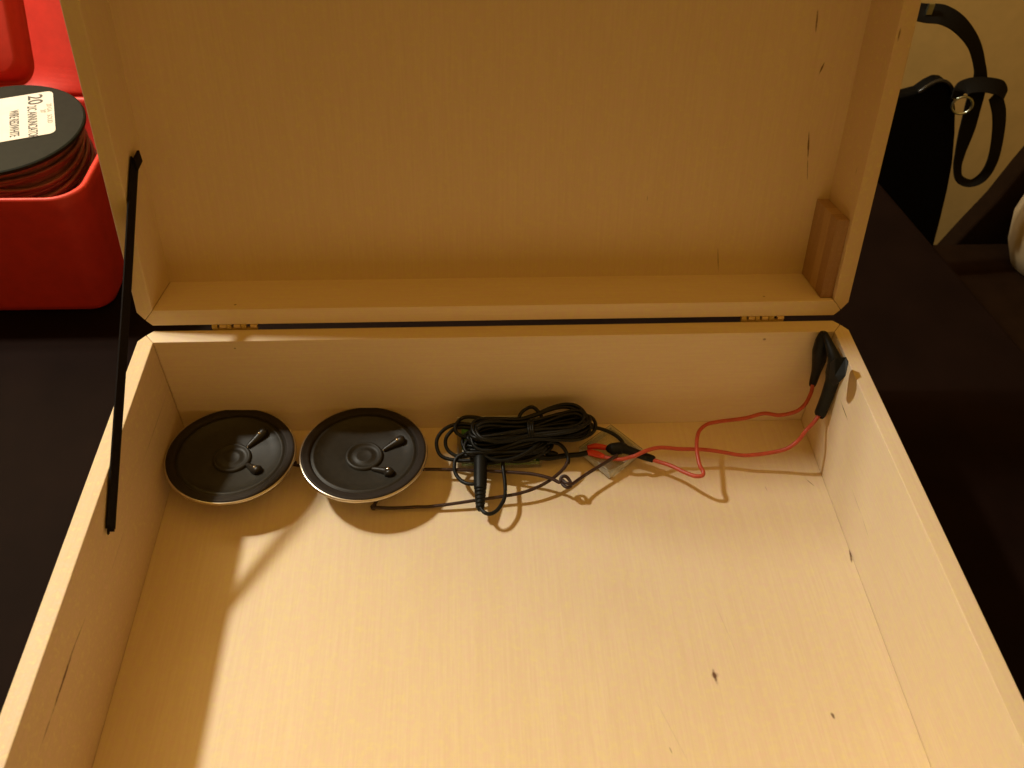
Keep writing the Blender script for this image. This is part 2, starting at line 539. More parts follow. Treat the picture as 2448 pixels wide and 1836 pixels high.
# brown cleat in the lower right corner of the lid: plies of different brown
for k, (z0, z1, col) in enumerate(((-0.0335, -0.0205, (0.40, 0.235, 0.11)), (-0.0204, -0.0118, (0.50, 0.32, 0.155)), (-0.0117, -0.0030, (0.33, 0.175, 0.075)))):
    cm = wood('cleat_wood_%d' % k, 'Y', (), base=col, dark=tuple(v * 0.62 for v in col), seed=9 + k, flecks=0.12)
    pc = box('corner_block' if k == 0 else 'ply', (0.1734, LG + TB + 0.0004, z0), (0.1798, 0.0566, z1), cm, lid, 0.0003)
    if k == 0:
        pc['label'] = 'reddish brown wooden block glued in the lid corner'

# hinges
for hx in (-0.1395, 0.1427):
    hg = box('hinge', (hx - 0.0117, 0.0, -0.0014), (hx + 0.0117, 0.0016, -0.0004), M['brass_dull'], crate, 0.0001)
    hg.location = Vector((0, TB + 0.0002, RZ + 0.0008)) - Vector(OB)
    hg.data.transform(Matrix.Translation((0, 0, 0)))
    for x0, x1, r, mt in ((-0.0117, -0.0090, 0.00155, 'brass_dull'), (-0.0078, -0.0044, 0.00125, 'brass'), (-0.0041, -0.0018, 0.00155, 'brass_dull'), (-0.0004, 0.0030, 0.00125, 'brass'), (0.0034, 0.0060, 0.0015, 'brass_dull'), (0.0082, 0.0116, 0.00125, 'brass')):
        bm = bmesh.new()
        sweep(bm, [Vector((hx + x0, 0.0010, 0.0008)), Vector((hx + x1, 0.0010, 0.0008))], r, 12)
        finish(bm, 'knuckle', M[mt], hg, False)

# support ribbon on the left
s0, s1 = Vector((-0.1788, -0.1045, 0.0595)), Vector((-0.1788, 0.0465, 0.1555))
bm = bmesh.new()
sd = (s1 - s0).normalized()
pth = [s0, s0 + sd * 0.012, s0 + (s1 - s0) * 0.3 + Vector((0.0002, 0, 0)), s0 + (s1 - s0) * 0.6 + Vector((0.0004, 0, 0)), s1 - sd * 0.014, s1 - sd * 0.004, s1]
sweep(bm, spline(pth, 6), 0, flat=(0.0080, 0.0007, (0.93, 0.25, 0.25)))
st = finish(bm, 'support_ribbon', M['strap'], crate, off=OB)
st['label'] = 'thin black ribbon holding the lid open'
# frayed lower end
bm = bmesh.new()
for k in range(9):
    q = s0 + Vector((0, 0.68, -0.73)) * ((k - 4) * 0.00085)
    sweep(bm, [q + sd * 0.002, q - sd * (0.001 + 0.0016 * random.random()) + Vector((0.0003, 0.0004 * random.uniform(-1, 1), 0))], 0.00028, 5)
finish(bm, 'frayed_end', M['strap'], st)
st.children[0].location = -Vector(OB)
box('ribbon_end', (-0.0003, -0.0045, -0.003), (0.0009, 0.0045, 0.003), M['strap'], st, 0.0002).location = s1 - Vector(OB) + Vector((0.0006, 0.001, -0.001))

# ------------------------------------------------------------------ loudspeakers
def speaker(cx, cy, tilt, rot, label, leads):
    root = empty('loudspeaker', (cx, cy, FH + 0.018))
    N = Vector((tilt[0], tilt[1], 1)).normalized()
    root.rotation_euler = (Vector((0, 0, 1)).rotation_difference(N).to_matrix()).to_euler()
    tag(root, label, 'speaker', 'loudspeakers lying in the box')
    lathe('frame', [(0.0326, 0.0003), (0.0339, 0.0004), (0.0343, 0.0001), (0.0344, -0.0004), (0.0343, -0.0012), (0.0335, -0.0014), (0.0318, -0.0019), (0.0300, -0.0040), (0.0225, -0.0095), (0.0150, -0.0112), (0.0, -0.0114)], M['steel'], root, 96)
    lathe('magnet', [(0.0, -0.0112), (0.0150, -0.0112), (0.0154, -0.0116), (0.0154, -0.0172), (0.0150, -0.0176), (0.0, -0.0176)], M['magnet'], root, 48, False)
    lathe('gasket', [(0.0285, -0.0006), (0.0292, 0.0007), (0.0300, 0.0010), (0.0316, 0.0008), (0.0322, 0.0010), (0.0331, 0.0009), (0.0335, 0.0004)], M['gasket'], root, 96)
    cone = lathe('cone', [(0.0295, 0.0000), (0.0286, -0.0008), (0.0278, -0.0004), (0.0270, 0.0002), (0.0262, -0.0002), (0.0255, -0.0010), (0.0200, -0.0021), (0.0140, -0.0032), (0.0100, -0.0039)], M['cone'], root, 96)
    cap = lathe('dust_cap', [(0.0104, -0.0040), (0.0100, -0.0028), (0.0092, -0.0022), (0.0084, -0.0025), (0.0078, -0.0036), (0.0060, -0.0034), (0.0046, -0.0030), (0.0040, -0.0027), (0.0034, -0.0030), (0.0, -0.0026)], M['cone'], root, 64)
    for ang, r0, r1, bend in leads:
        a = math.radians(ang)
        d = Vector((math.cos(a), math.sin(a), 0)); nn = Vector((-d.y, d.x, 0))
        zz = lambda r: -0.0004 - (0.0255 - r) * 0.19
        pts = [d * r0 + Vector((0, 0, zz(r0) - 0.0002)), d * (r0 * 0.7 + r1 * 0.3) + nn * bend * 0.5 + Vector((0, 0, zz(r0 * 0.7 + r1 * 0.3))), d * (r0 * 0.35 + r1 * 0.65) + nn * bend + Vector((0, 0, zz(r0 * 0.35 + r1 * 0.65))), d * (r1 * 0.93) + nn * bend + Vector((0, 0, zz(r1) - 0.0001)), d * r1 + nn * bend + Vector((0, 0, zz(r1) - 0.0008))]
        ob = taper('lead_glue', pts, [0.0013, 0.0019, 0.0028, 0.0030, 0.0006], M['glue'], root, 6, 12)
        lathe('solder_dot', [(0.0009, 0.0), (0.0006, 0.0004), (0.0, 0.00055)], M['solder'], ob, 12, loc=pts[2] + Vector((0, 0, 0.0028)))
        lathe('solder_dot', [(0.0006, 0.0), (0.0004, 0.0003), (0.0, 0.0004)], M['solder'], ob, 12, loc=pts[0] + Vector((0, 0, 0.0004)))
    return root

speaker(-0.1453, -0.0320, (0.034, 0.027), 0, 'black loudspeaker half in shadow in the left back corner of the box', [(48, 0.0105, 0.0238, 0.0), (-28, 0.0100, 0.0205, -0.002)])
speaker(-0.0744, -0.0328, (0.023, 0.036), 0, 'black loudspeaker with bright silver rim beside the cable coil', [(22, 0.0110, 0.0236, 0.001), (-62, 0.0105, 0.0215, 0.006)])

# ------------------------------------------------------------------ circuit board in clear case under the cable
pa, pb = Vector((-0.0243, -0.0321, 0.0070)), Vector((0.0225, -0.0335, 0.0070))
OC = Vector(((pa.x + pb.x) / 2, -0.014, FH))
cb = empty('circuit_board', OC)
tag(cb, 'green circuit board in a clear case under the black cable coil', 'circuit board')
x0, x1 = pa.x - OC.x, pb.x - OC.x
y0, y1 = pa.y - OC.y, -0.0022 - OC.y
box('board', (x0 + 0.0025, y0 + 0.0012, 0.0018), (x1 - 0.001, y1 - 0.001, 0.0034), M['pcb'], cb, 0.0002)
wl = 0.0009
case = box('clear_case', (x0, y0, 0.0003), (x1, y0 + wl, 0.0050), M['clear'], cb, 0.0002)
box('case_wall', (x0, y1 - wl, 0.0003), (x1, y1, 0.0112), M['clear_lit_edge'], case, 0.0002)
box('case_wall', (x0, y0 + wl, 0.0003), (x0 + wl, y1 - wl, 0.0088), M['clear'], case, 0.0002)
box('case_wall', (x1 - wl, y0 + wl, 0.0003), (x1, y1 - wl, 0.0088), M['clear'], case, 0.0002)
box('case_wall', (x0 + wl, y0 + wl, 0.0003), (x1 - wl, y1 - wl, 0.0012), M['clear'], case, 0.0001)
for nm, cx, cy, sx, sy, sz, mt in (
    ('connector', x0 + 0.0050, y0 + 0.0045, 0.0042, 0.0050, 0.0050, 'part_white'),
    ('chip', x0 + 0.0170, y0 + 0.0060, 0.0080, 0.0050, 0.0016, 'part_dark'),
    ('chip', x0 + 0.0300, y0 + 0.0050, 0.0075, 0.0040, 0.0016, 'part_dark'),
    ('terminal', x1 - 0.0045, y0 + 0.0040, 0.0030, 0.0034, 0.0052, 'part_green'),
    ('terminal', x1 - 0.0100, y0 + 0.0032, 0.0024, 0.0020, 0.0030, 'part_green'),
    ('resistor', x0 + 0.0235, y0 + 0.0034, 0.0034, 0.0016, 0.0012, 'part_green'),
    ('resistor', x0 + 0.0118, y0 + 0.0030, 0.0024, 0.0014, 0.0012, 'part_white'),
    ('socket', x0 + 0.0095, y0 + 0.0120, 0.0070, 0.0080, 0.0052, 'part_dark')):
    box(nm, (cx - sx / 2, cy - sy / 2, 0.0036), (cx + sx / 2, cy + sy / 2, 0.0036 + sz), M[mt], cb, 0.0002)
for k in range(2):
    lathe('capacitor', [(0.0, 0.0), (0.0022, 0.0), (0.0022, 0.0042), (0.0019, 0.0045), (0.0, 0.0045)], M['part_dark'], cb, 20, False, (x0 + 0.036 + 0.0052 * k, y0 + 0.0115, 0.0036))

# ------------------------------------------------------------------ coiled black audio cable with its plug
cl, cr = Vector((-0.0205, -0.0265, 0.0240)), Vector((0.0534, -0.0154, 0.0240))
cm_ = (cl + cr) / 2
OA = Vector((cm_.x, cm_.y, FH))
ac = empty('audio_cable', OA)
tag(ac, 'black audio cable wound in a tied hank with its plug hanging out', 'cable')
axd = (cr - cl); half = axd.length / 2; axd.normalize()
lat = Vector((-axd.y, axd.x, 0)).normalized()
rnd = random.Random(11)
paths = []
for i in range(20):
    A = half * rnd.uniform(0.80, 1.02)
    wdt = rnd.uniform(0.0025, 0.0098)
    zb = 0.0115 + 0.0125 * rnd.random()
    sh = rnd.uniform(-0.002, 0.002)
    ph = rnd.uniform(0, 6.28)
    pts = []
    for k in range(22):
        t = 2 * math.pi * k / 22
        pin = 0.30 + 0.70 * min(1.0, abs(math.cos(t)) * 1.25) ** 1.2
        a = A * math.cos(t)
        l = wdt * math.copysign(abs(math.sin(t)) ** 0.7, math.sin(t)) * (pin + 0.25) + sh
        if a > 0:
            l *= 1.12
        zc = 0.0168 + (zb - 0.0168) * (0.45 + 0.55 * pin) + 0.0013 * math.sin(3 * t + ph)
        pts.append(cm_ + axd * a + lat * l + Vector((0, 0, FH + zc - cm_.z)))
    paths.append(pts)
for i in range(15):
    A = half * rnd.uniform(0.42, 0.66)
    cc = cm_ - axd * (half * rnd.uniform(0.20, 0.42)) - lat * rnd.uniform(0.002, 0.0068)
    wdt = rnd.uniform(0.003, 0.0075)
    zb = rnd.uniform(0.0105, 0.0175)
    ph = rnd.uniform(0, 6.28)
    paths.append([cc + axd * (A * math.cos(t)) + lat * (wdt * math.sin(t) + 0.0012 * math.sin(2 * t + ph)) + Vector((0, 0, FH + zb + 0.0012 * math.sin(2 * t + ph) - cm_.z)) for t in [2 * math.pi * k / 18 for k in range(18)]])
bm = bmesh.new()
for pts in paths:
    sweep(bm, spline(pts, 4, True), 0.00105, 8, True)
# loose turns that stick out of the hank
loose = [
    [(0.0023, -0.0188, 0.0230), (-0.0064, -0.0135, 0.0250), (-0.0127, -0.0113, 0.0260), (-0.0203, -0.0111, 0.0260), (-0.0247, -0.0165, 0.0260), (-0.0242, -0.0206, 0.0240), (-0.0186, -0.0223, 0.0220), (-0.0079, -0.0226, 0.0210)],
    [(-0.0065, -0.0176, 0.0220), (-0.0191, -0.0140, 0.0240), (-0.0279, -0.0154, 0.0240), (-0.0337, -0.0185, 0.0210), (-0.0356, -0.0233, 0.0180), (-0.0332, -0.0291, 0.0150), (-0.0257, -0.0325, 0.0150), (-0.0157, -0.0345, 0.0170), (-0.0057, -0.0333, 0.0200)],
    [(-0.0103, -0.0175, 0.0220), (-0.0229, -0.0155, 0.0230), (-0.0293, -0.0195, 0.0210), (-0.0306, -0.0235, 0.0180), (-0.0282, -0.0276, 0.0160), (-0.0219, -0.0311, 0.0160), (-0.0106, -0.0307, 0.0190)],
    [(0.0073, -0.0198, 0.0240), (0.0100, -0.0141, 0.0270), (0.0127, -0.0100, 0.0290), (0.0180, -0.0068, 0.0290), (0.0217, -0.0098, 0.0280), (0.0232, -0.0127, 0.0260), (0.0212, -0.0194, 0.0240)],
    [(-0.0131, -0.0282, 0.0200), (-0.0238, -0.0318, 0.0170), (-0.0258, -0.0366, 0.0150), (-0.0248, -0.0429, 0.0150), (-0.0208, -0.0489, 0.0160), (-0.0154, -0.0510, 0.0170), (-0.0111, -0.0488, 0.0170)],
    [(0.0483, -0.0167, 0.0220), (0.0561, -0.0170, 0.0210), (0.0634, -0.0204, 0.0200), (0.0677, -0.0251, 0.0190), (0.0685, -0.0289, 0.0170)],
    [(0.0196, -0.0259, 0.0220), (0.0284, -0.0261, 0.0210), (0.0339, -0.0287, 0.0200), (0.0368, -0.0336, 0.0170), (0.0364, -0.0377, 0.0160)],
    [(-0.0056, -0.0301, 0.0220), (0.0001, -0.0338, 0.0200), (0.0007, -0.0398, 0.0170), (0.0013, -0.0507, 0.0160), (0.0007, -0.0598, 0.0160), (-0.0029, -0.0671, 0.0160), (-0.0069, -0.0700, 0.0160), (-0.0101, -0.0692, 0.0160), (-0.0122, -0.0657, 0.0155)],
]
for pts in loose:
    sweep(bm, spline(pts, 8), 0.00105, 8)
finish(bm, 'coil', M['black_cable'], ac, True, off=OA)
# tie round the waist
bm = bmesh.new()
ring = []
for k in range(20):
    t = 2 * math.pi * k / 20
    ring.append(cm_ + lat * (0.0070 * math.cos(t)) + Vector((0, 0, FH + 0.0168 - cm_.z + 0.0068 * math.sin(t))) + axd * 0.0006 * math.sin(2 * t))
sweep(bm, ring, 0, closed=True, flat=(0.0042, 0.0008, (0, 0, 1)))
bmesh.ops.delete(bm, geom=list(bm.verts), context='VERTS')
for off_ in (-0.0012, 0.0, 0.0012):
    sweep(bm, [q + axd * off_ for q in ring], 0.0009, 8, True)
finish(bm, 'cable_tie', M['black_cable'], ac, True, off=OA)
# plug: grip, ribbed strain relief, metal tip
j0, j1 = Vector((-0.0115, -0.0343, 0.0195)), Vector((-0.0124, -0.0667, 0.0145))
jd = (j1 - j0)
pts, rr = [], []
for t, r in ((0.0, 0.0022), (0.03, 0.0036), (0.45, 0.0036), (0.60, 0.0034), (0.63, 0.0029)):
    pts.append(j0 + jd * t); rr.append(r)
pl = taper('plug', pts, rr, M['boot'], ac, 4, 16, off=OA)
pts, rr = [], []
for k in range(5):
    t0 = 0.63 + k * 0.068
    r = 0.0032 - 0.0002 * k
    for dt, q in ((0.0, r * 0.78), (0.012, r), (0.044, r), (0.056, r * 0.78)):
        pts.append(j0 + jd * (t0 + dt)); rr.append(q)
pts.append(j1); rr.append(0.0013)
taper('strain_relief', pts, rr, M['boot'], pl, 2, 14, off=OA)
taper('tip', [j0 - jd * 0.22, j0 - jd * 0.2, j0 - jd * 0.05, j0 + jd * 0.02], [0.0006, 0.0014, 0.00165, 0.00165], M['steel'], pl, 3, 12, off=OA)

# ------------------------------------------------------------------ clear flat case standing out to the right
c_b, c_r, c_t = Vector((0.0597, -0.0420, 0.0120)), Vector((0.0794, -0.0258, 0.0120)), Vector((0.0647, -0.0069, 0.0120))
ctr = (c_b + c_t) / 2
a1 = math.atan2((c_r - c_b).y, (c_r - c_b).x)
wa, wb = (c_r - c_b).length, (c_t - c_r).length
OP = Vector((ctr.x, ctr.y, FH))
pc = empty('plastic_case', OP)
pc.rotation_euler = (0, 0, a1)
tag(pc, 'small flat clear plastic case lying askew right of the cable coil', 'plastic case')
ha, hb = wa / 2, wb / 2
box('base', (-ha, -hb, 0.0003), (ha, hb, 0.0012), M['clear'], pc, 0.0002)
for q0, q1 in (((-ha, -hb), (ha, -hb + 0.0009)), ((-ha, hb - 0.0009), (ha, hb)), ((-ha, -hb + 0.0009), (-ha + 0.0009, hb - 0.0009)), ((ha - 0.0009, -hb + 0.0009), (ha, hb - 0.0009))):
    box('side', (q0[0], q0[1], 0.0013), (q1[0], q1[1], 0.0058), M['clear_lit_edge'], pc, 0.0002)
box('cover', (-ha - 0.0003, -hb - 0.0003, 0.0059), (ha + 0.0003, hb + 0.0003, 0.0068), M['clear'], pc, 0.0002)

# ------------------------------------------------------------------ dark brown speaker wires
def wire_thing(name, label, cat, pts, r, mat, group=None):
    o_ = Vector((pts[0][0], pts[0][1], FH))
    o = tube(name, pts, r, mat, None, 8, 8, off=o_)
    o.location = o_
    tag(o, label, cat, group)
    return o

sw = wire_thing('speaker_wire', 'dark brown wire with a small knot, running between the loudspeakers and the clear case', 'wire', [
    (-0.1130, -0.0290, 0.0120), (-0.1151, -0.0287, 0.0100), (-0.1012, -0.0307, 0.0090), (-0.0689, -0.0329, 0.0090), (-0.0420, -0.0361, 0.0120), (-0.0251, -0.0377, 0.0130), (-0.0133, -0.0387, 0.0130), (-0.0022, -0.0404, 0.0140), (0.0070, -0.0422, 0.0150), (0.0161, -0.0443, 0.0160), (0.0227, -0.0467, 0.0165), (0.0275, -0.0488, 0.0165), (0.0307, -0.0509, 0.0165), (0.0318, -0.0486, 0.0180), (0.0341, -0.0485, 0.0185), (0.0361, -0.0507, 0.0175), (0.0366, -0.0533, 0.0165), (0.0344, -0.0540, 0.0160), (0.0322, -0.0517, 0.0160), (0.0318, -0.0494, 0.0170), (0.0338, -0.0525, 0.0180), (0.0368, -0.0534, 0.0180), (0.0388, -0.0515, 0.0170), (0.0436, -0.0474, 0.0165), (0.0503, -0.0426, 0.0165), (0.0571, -0.0380, 0.0165), (0.0643, -0.0333, 0.0170)], 0.00095, M['brown_wire'])
sw2 = wire_thing('speaker_wire', 'dark brown wire curving in front of the cable plug to the second loudspeaker', 'wire', [
    (-0.0640, -0.0490, 0.0095), (-0.0685, -0.0582, 0.0100), (-0.0641, -0.0592, 0.0090), (-0.0541, -0.0595, 0.0090), (-0.0464, -0.0592, 0.0090), (-0.0392, -0.0592, 0.0090), (-0.0271, -0.0585, 0.0100), (-0.0149, -0.0574, 0.0110), (-0.0003, -0.0556, 0.0115), (0.0095, -0.0544, 0.0125), (0.0188, -0.0515, 0.0135), (0.0271, -0.0468, 0.0145), (0.0338, -0.0408, 0.0155), (0.0365, -0.0365, 0.0165)], 0.00095, M['brown_wire'])
lathe('solder_joint', [(0.0, -0.0016), (0.0016, -0.0008), (0.0018, 0.0004), (0.0, 0.0018)], M['brown_wire'], sw2, 10, loc=Vector((-0.0690, -0.0581, 0.0085)) - sw2.location)

# ------------------------------------------------------------------ red leads with black clip boots
A_end, B_end = Vector((0.1746, -0.0077, 0.0440)), Vector((0.1748, -0.0252, 0.0380))
def lead(label, wire_pts, group='red test leads'):
    o_ = Vector((wire_pts[-1][0], wire_pts[-1][1], FH))
    root = empty('test_lead', o_)
    tag(root, label, 'test lead', group)
    tube('wire', wire_pts, 0.00112, M['red_wire'], root, 8, 8, off=o_)
    return root, o_

la, oa = lead('red wire with a hairpin bend, its slim black clip upright in the back corner', [
    tuple(A_end), (0.1739, -0.0105, 0.0395), (0.1704, -0.0148, 0.0350), (0.1658, -0.0163, 0.0310), (0.1573, -0.0165, 0.0285), (0.1493, -0.0136, 0.0270), (0.1397, -0.0144, 0.0245), (0.1309, -0.0145, 0.0230), (0.1234, -0.0147, 0.0220), (0.1170, -0.0165, 0.0220), (0.1116, -0.0218, 0.0230), (0.1082, -0.0298, 0.0245), (0.1064, -0.0388, 0.0250), (0.1065, -0.0468, 0.0235), (0.1078, -0.0506, 0.0225), (0.1070, -0.0529, 0.0220), (0.1033, -0.0524, 0.0210), (0.0985, -0.0484, 0.0195), (0.0927, -0.0422, 0.0175), (0.0870, -0.0380, 0.0160), (0.0817, -0.0350, 0.0155), (0.0775, -0.0330, 0.0155)])
# slim clip in the corner
taper('clip_boot', [(0.1743, -0.0082, 0.0435), (0.1748, -0.0071, 0.0445), (0.1747, -0.0063, 0.0520), (0.1740, -0.0061, 0.0605), (0.1726, -0.0061, 0.0680), (0.1723, -0.0048, 0.0745), (0.1719, -0.0042, 0.0795)], [0.0017, 0.0021, 0.0025, 0.0037, 0.0041, 0.0036, 0.0020], M['boot'], la, 6, 12, off=oa)
# boot at the other end
b2 = taper('clip_boot', [(0.0848, -0.0360, 0.0155), (0.0838, -0.0354, 0.0155), (0.0794, -0.0333, 0.0155), (0.0740, -0.0307, 0.0160), (0.0700, -0.0291, 0.0165), (0.0673, -0.0280, 0.0165), (0.0616, -0.0282, 0.0160), (0.0606, -0.0286, 0.0160)], [0.0012, 0.0021, 0.0023, 0.0024, 0.0026, 0.0036, 0.0034, 0.0020], M['boot'], la, 6, 12, off=oa)

lb, ob_ = lead('red wire sagging from the thick black clip, its far end spliced by the coil', [
    tuple(B_end), (0.1714, -0.0283, 0.0350), (0.1667, -0.0322, 0.0330), (0.1631, -0.0345, 0.0275), (0.1578, -0.0362, 0.0230), (0.1506, -0.0359, 0.0195), (0.1401, -0.0354, 0.0170), (0.1328, -0.0349, 0.0165), (0.1220, -0.0327, 0.0172), (0.1116, -0.0316, 0.0182), (0.0995, -0.0316, 0.0190), (0.0883, -0.0311, 0.0200), (0.0805, -0.0333, 0.0205), (0.0738, -0.0356, 0.0190), (0.0719, -0.0351, 0.0175), (0.0663, -0.0355, 0.0160), (0.0611, -0.0335, 0.0145), (0.0552, -0.0306, 0.0135), (0.0498, -0.0278, 0.0130)])
taper('clip_boot', [(0.1747, -0.0255, 0.0375), (0.1753, -0.0248, 0.0390), (0.1765, -0.0227, 0.0490), (0.1773, -0.0205, 0.0590), (0.1773, -0.0195, 0.0650), (0.1762, -0.0196, 0.0710), (0.1746, -0.0171, 0.0750), (0.1731, -0.0111, 0.0780), (0.1723, -0.0051, 0.0800)], [0.0026, 0.0033, 0.0034, 0.0037, 0.0048, 0.0046, 0.0032, 0.0022, 0.0012], M['boot'], lb, 6, 12, off=ob_)
q0 = [Vector(q) for q in ((0.1690, -0.0289, 0.0850), (0.1749, -0.0283, 0.0850), (0.1751, -0.0320, 0.0850), (0.1729, -0.0378, 0.0805), (0.1707, -0.0380, 0.0760), (0.1695, -0.0332, 0.0760))]
bm = bmesh.new()
dn = Vector((-0.1, 0.35, -0.9)).normalized() * 0.006
va = [bm.verts.new(q) for q in q0]
vb = [bm.verts.new(q + dn) for q in q0]
bm.faces.new(va); bm.faces.new(vb)
for k in range(6):
    bm.faces.new((va[k], va[(k + 1) % 6], vb[(k + 1) % 6], vb[k]))
bmesh.ops.recalc_face_normals(bm, faces=bm.faces)
bevel_all(bm, 0.0007, 2, 0.3)
finish(bm, 'clip_lever', M['boot'], lb, off=ob_)
taper('splice_sleeve', [(0.0613, -0.0267, 0.0145), (0.0583, -0.0250, 0.0140), (0.0534, -0.0236, 0.0135), (0.0489, -0.0239, 0.0130)], [0.0010, 0.0016, 0.0018, 0.0011], M['red_boot'], lb, 6, 12, off=ob_)
taper('splice_sleeve', [(0.0575, -0.0318, 0.0140), (0.0540, -0.0296, 0.0135), (0.0504, -0.0278, 0.0130), (0.0479, -0.0274, 0.0130)], [0.0012, 0.0020, 0.0020, 0.0012], M['red_boot'], lb, 6, 12, off=ob_)
tube('joining_wire', [(0.0485, -0.0278, 0.0130), (0.0440, -0.0285, 0.0125), (0.0350, -0.0292, 0.0125), (0.0266, -0.0310, 0.0130), (0.0208, -0.0307, 0.0140)], 0.0015, M['black_cable'], lb, 8, 8, off=ob_)
taper('joint_sleeve', [(0.0318, -0.0289, 0.0135), (0.0293, -0.0285, 0.0138), (0.0261, -0.0282, 0.0140), (0.0248, -0.0283, 0.0140)], [0.0009, 0.0016, 0.0017, 0.0008], M['boot'], lb, 5, 10, off=ob_)

# ------------------------------------------------------------------ red toolbox with lid thrown back
OTB = Vector((-0.36, 0.19, 0.0))
tb_ = empty('toolbox', OTB)
tag(tb_, 'bright red plastic toolbox standing open left of the wooden box', 'toolbox')
def rrect(x0, x1, y0, y1, r, n=7):
    out = []
    for cx, cy, a0 in ((x1 - r, y1 - r, 0), (x0 + r, y1 - r, 90), (x0 + r, y0 + r, 180), (x1 - r, y0 + r, 270)):
        for k in range(n + 1):
            a = math.radians(a0 + 90 * k / n)
            out.append((cx + r * math.cos(a), cy + r * math.sin(a)))
    return out
def loft(bm, secs):
    rings = [[bm.verts.new((a, b, z)) for a, b in pts] for pts, z in secs]
    n = len(rings[0])
    for A, B in zip(rings[:-1], rings[1:]):
        for k in range(n):
            bm.faces.new((A[k], A[(k + 1) % n], B[(k + 1) % n], B[k]))
    bm.faces.new(rings[0]); bm.faces.new(rings[-1])
bm = bmesh.new()
xl, TZ = -0.56, 0.0935
def sec(i, z, r=0.018):       # i = inset from the top outline
    return (rrect(xl + i, -0.2430 - i, 0.1065 + i * 0.8, 0.232 - i, r), z)
loft(bm, [sec(0.0135, 0.0006, 0.012), sec(0.0108, 0.0022, 0.014), sec(0.0098, 0.006, 0.015), sec(0.0015, TZ - 0.010, 0.018), sec(0.0002, TZ - 0.002, 0.019), sec(0.0006, TZ - 0.0005, 0.019), sec(0.0022, TZ, 0.019), sec(0.0040, TZ - 0.0008, 0.0175), sec(0.0048, TZ - 0.003, 0.017), sec(0.0125, 0.006, 0.013)])
finish(bm, 'body', M['red_plastic'], tb_, True, off=OTB)
# lid, hinged along the back rim and leaning back; moulded groove near its edge
bm = bmesh.new()
def tl(pts, z):
    return (pts, z)
loft(bm, [tl(rrect(xl, -0.2450, 0.0, 0.17, 0.016), -0.014), tl(rrect(xl, -0.2450, 0.0, 0.17, 0.016), -0.002), tl(rrect(xl + 0.002, -0.2470, 0.002, 0.168, 0.015), 0.0),
          tl(rrect(xl + 0.060, -0.3075, 0.0065, 0.156, 0.016), 0.0), tl(rrect(xl + 0.062, -0.3092, 0.0080, 0.154, 0.015), -0.0080), tl(rrect(xl + 0.066, -0.3140, 0.0105, 0.150, 0.012), -0.0080), tl(rrect(xl + 0.069, -0.3170, 0.0140, 0.146, 0.011), 0.0030), tl(rrect(xl + 0.072, -0.3195, 0.017, 0.143, 0.010), 0.0045)])
bmesh.ops.translate(bm, vec=(0.36, 0, 0), verts=bm.verts)
tlid = finish(bm, 'lid', M['red_plastic'], tb_, True)
tlid.location = Vector((-0.36, 0.236, TZ - 0.003)) - OTB
tlid.rotation_euler = (math.radians(90 - 26), 0, 0)

# ------------------------------------------------------------------ spool of wire in the toolbox
OS = Vector((-0.3040, 0.1734, 0.0065))
sp = empty('wire_spool', OS)
sp.rotation_euler = (0.058, -0.003, 0)
tag(sp, 'black wire spool with white printed label, sitting in the red toolbox', 'wire spool')
SZ = 0.1000
lathe('upper_flange', [(0.0, SZ), (0.0488, SZ), (0.0497, SZ - 0.0006), (0.0500, SZ - 0.0014), (0.0498, SZ - 0.0026), (0.0485, SZ - 0.0032), (0.0, SZ - 0.0032)], M['black_plastic'], sp, 96, False)
lathe('lower_flange', [(0.0, 0.0), (0.0500, 0.0), (0.0500, 0.003), (0.0, 0.003)], M['black_plastic'], sp, 64, False)
lathe('core', [(0.018, 0.003), (0.018, SZ - 0.0032)], M['black_plastic'], sp, 32)
bm = bmesh.new()
rnd = random.Random(5)
z = 0.006
while z < SZ - 0.006:
    rr_ = 0.0435 + rnd.uniform(-0.0012, 0.0016)
    tx, ty = rnd.uniform(-0.04, 0.04), rnd.uniform(-0.04, 0.04)
    ring = [Vector((rr_ * math.cos(a), rr_ * math.sin(a), z + rr_ * (tx * math.cos(a) + ty * math.sin(a)))) for a in [2 * math.pi * k / 48 for k in range(48)]]
    sweep(bm, ring, 0.00125, 6, True)
    z += 0.00215
for k in range(7):       # slack turns that bulge on the right
    rr_ = 0.0445 + 0.0006 * k
    zz = SZ - 0.012 - 0.0065 * k
    ring = []
    for q in range(48):
        a = 2 * math.pi * q / 48
        bul = max(0.0, math.cos(a + 0.75)) ** 3 * (0.0025 + 0.0009 * k)
        ring.append(Vector(((rr_ + bul) * math.cos(a), (rr_ + bul) * math.sin(a), zz - bul * 1.6 + 0.0025 * math.sin(a * 2 + k))))
    sweep(bm, ring, 0.0013, 6, True)
finish(bm, 'wound_wire', M['spool_wire'], sp, True)
lathe('wound_core', [(0.0405, 0.004), (0.0430, 0.008), (0.0430, SZ - 0.010), (0.0400, SZ - 0.004)], M['spool_wire'], sp, 48)
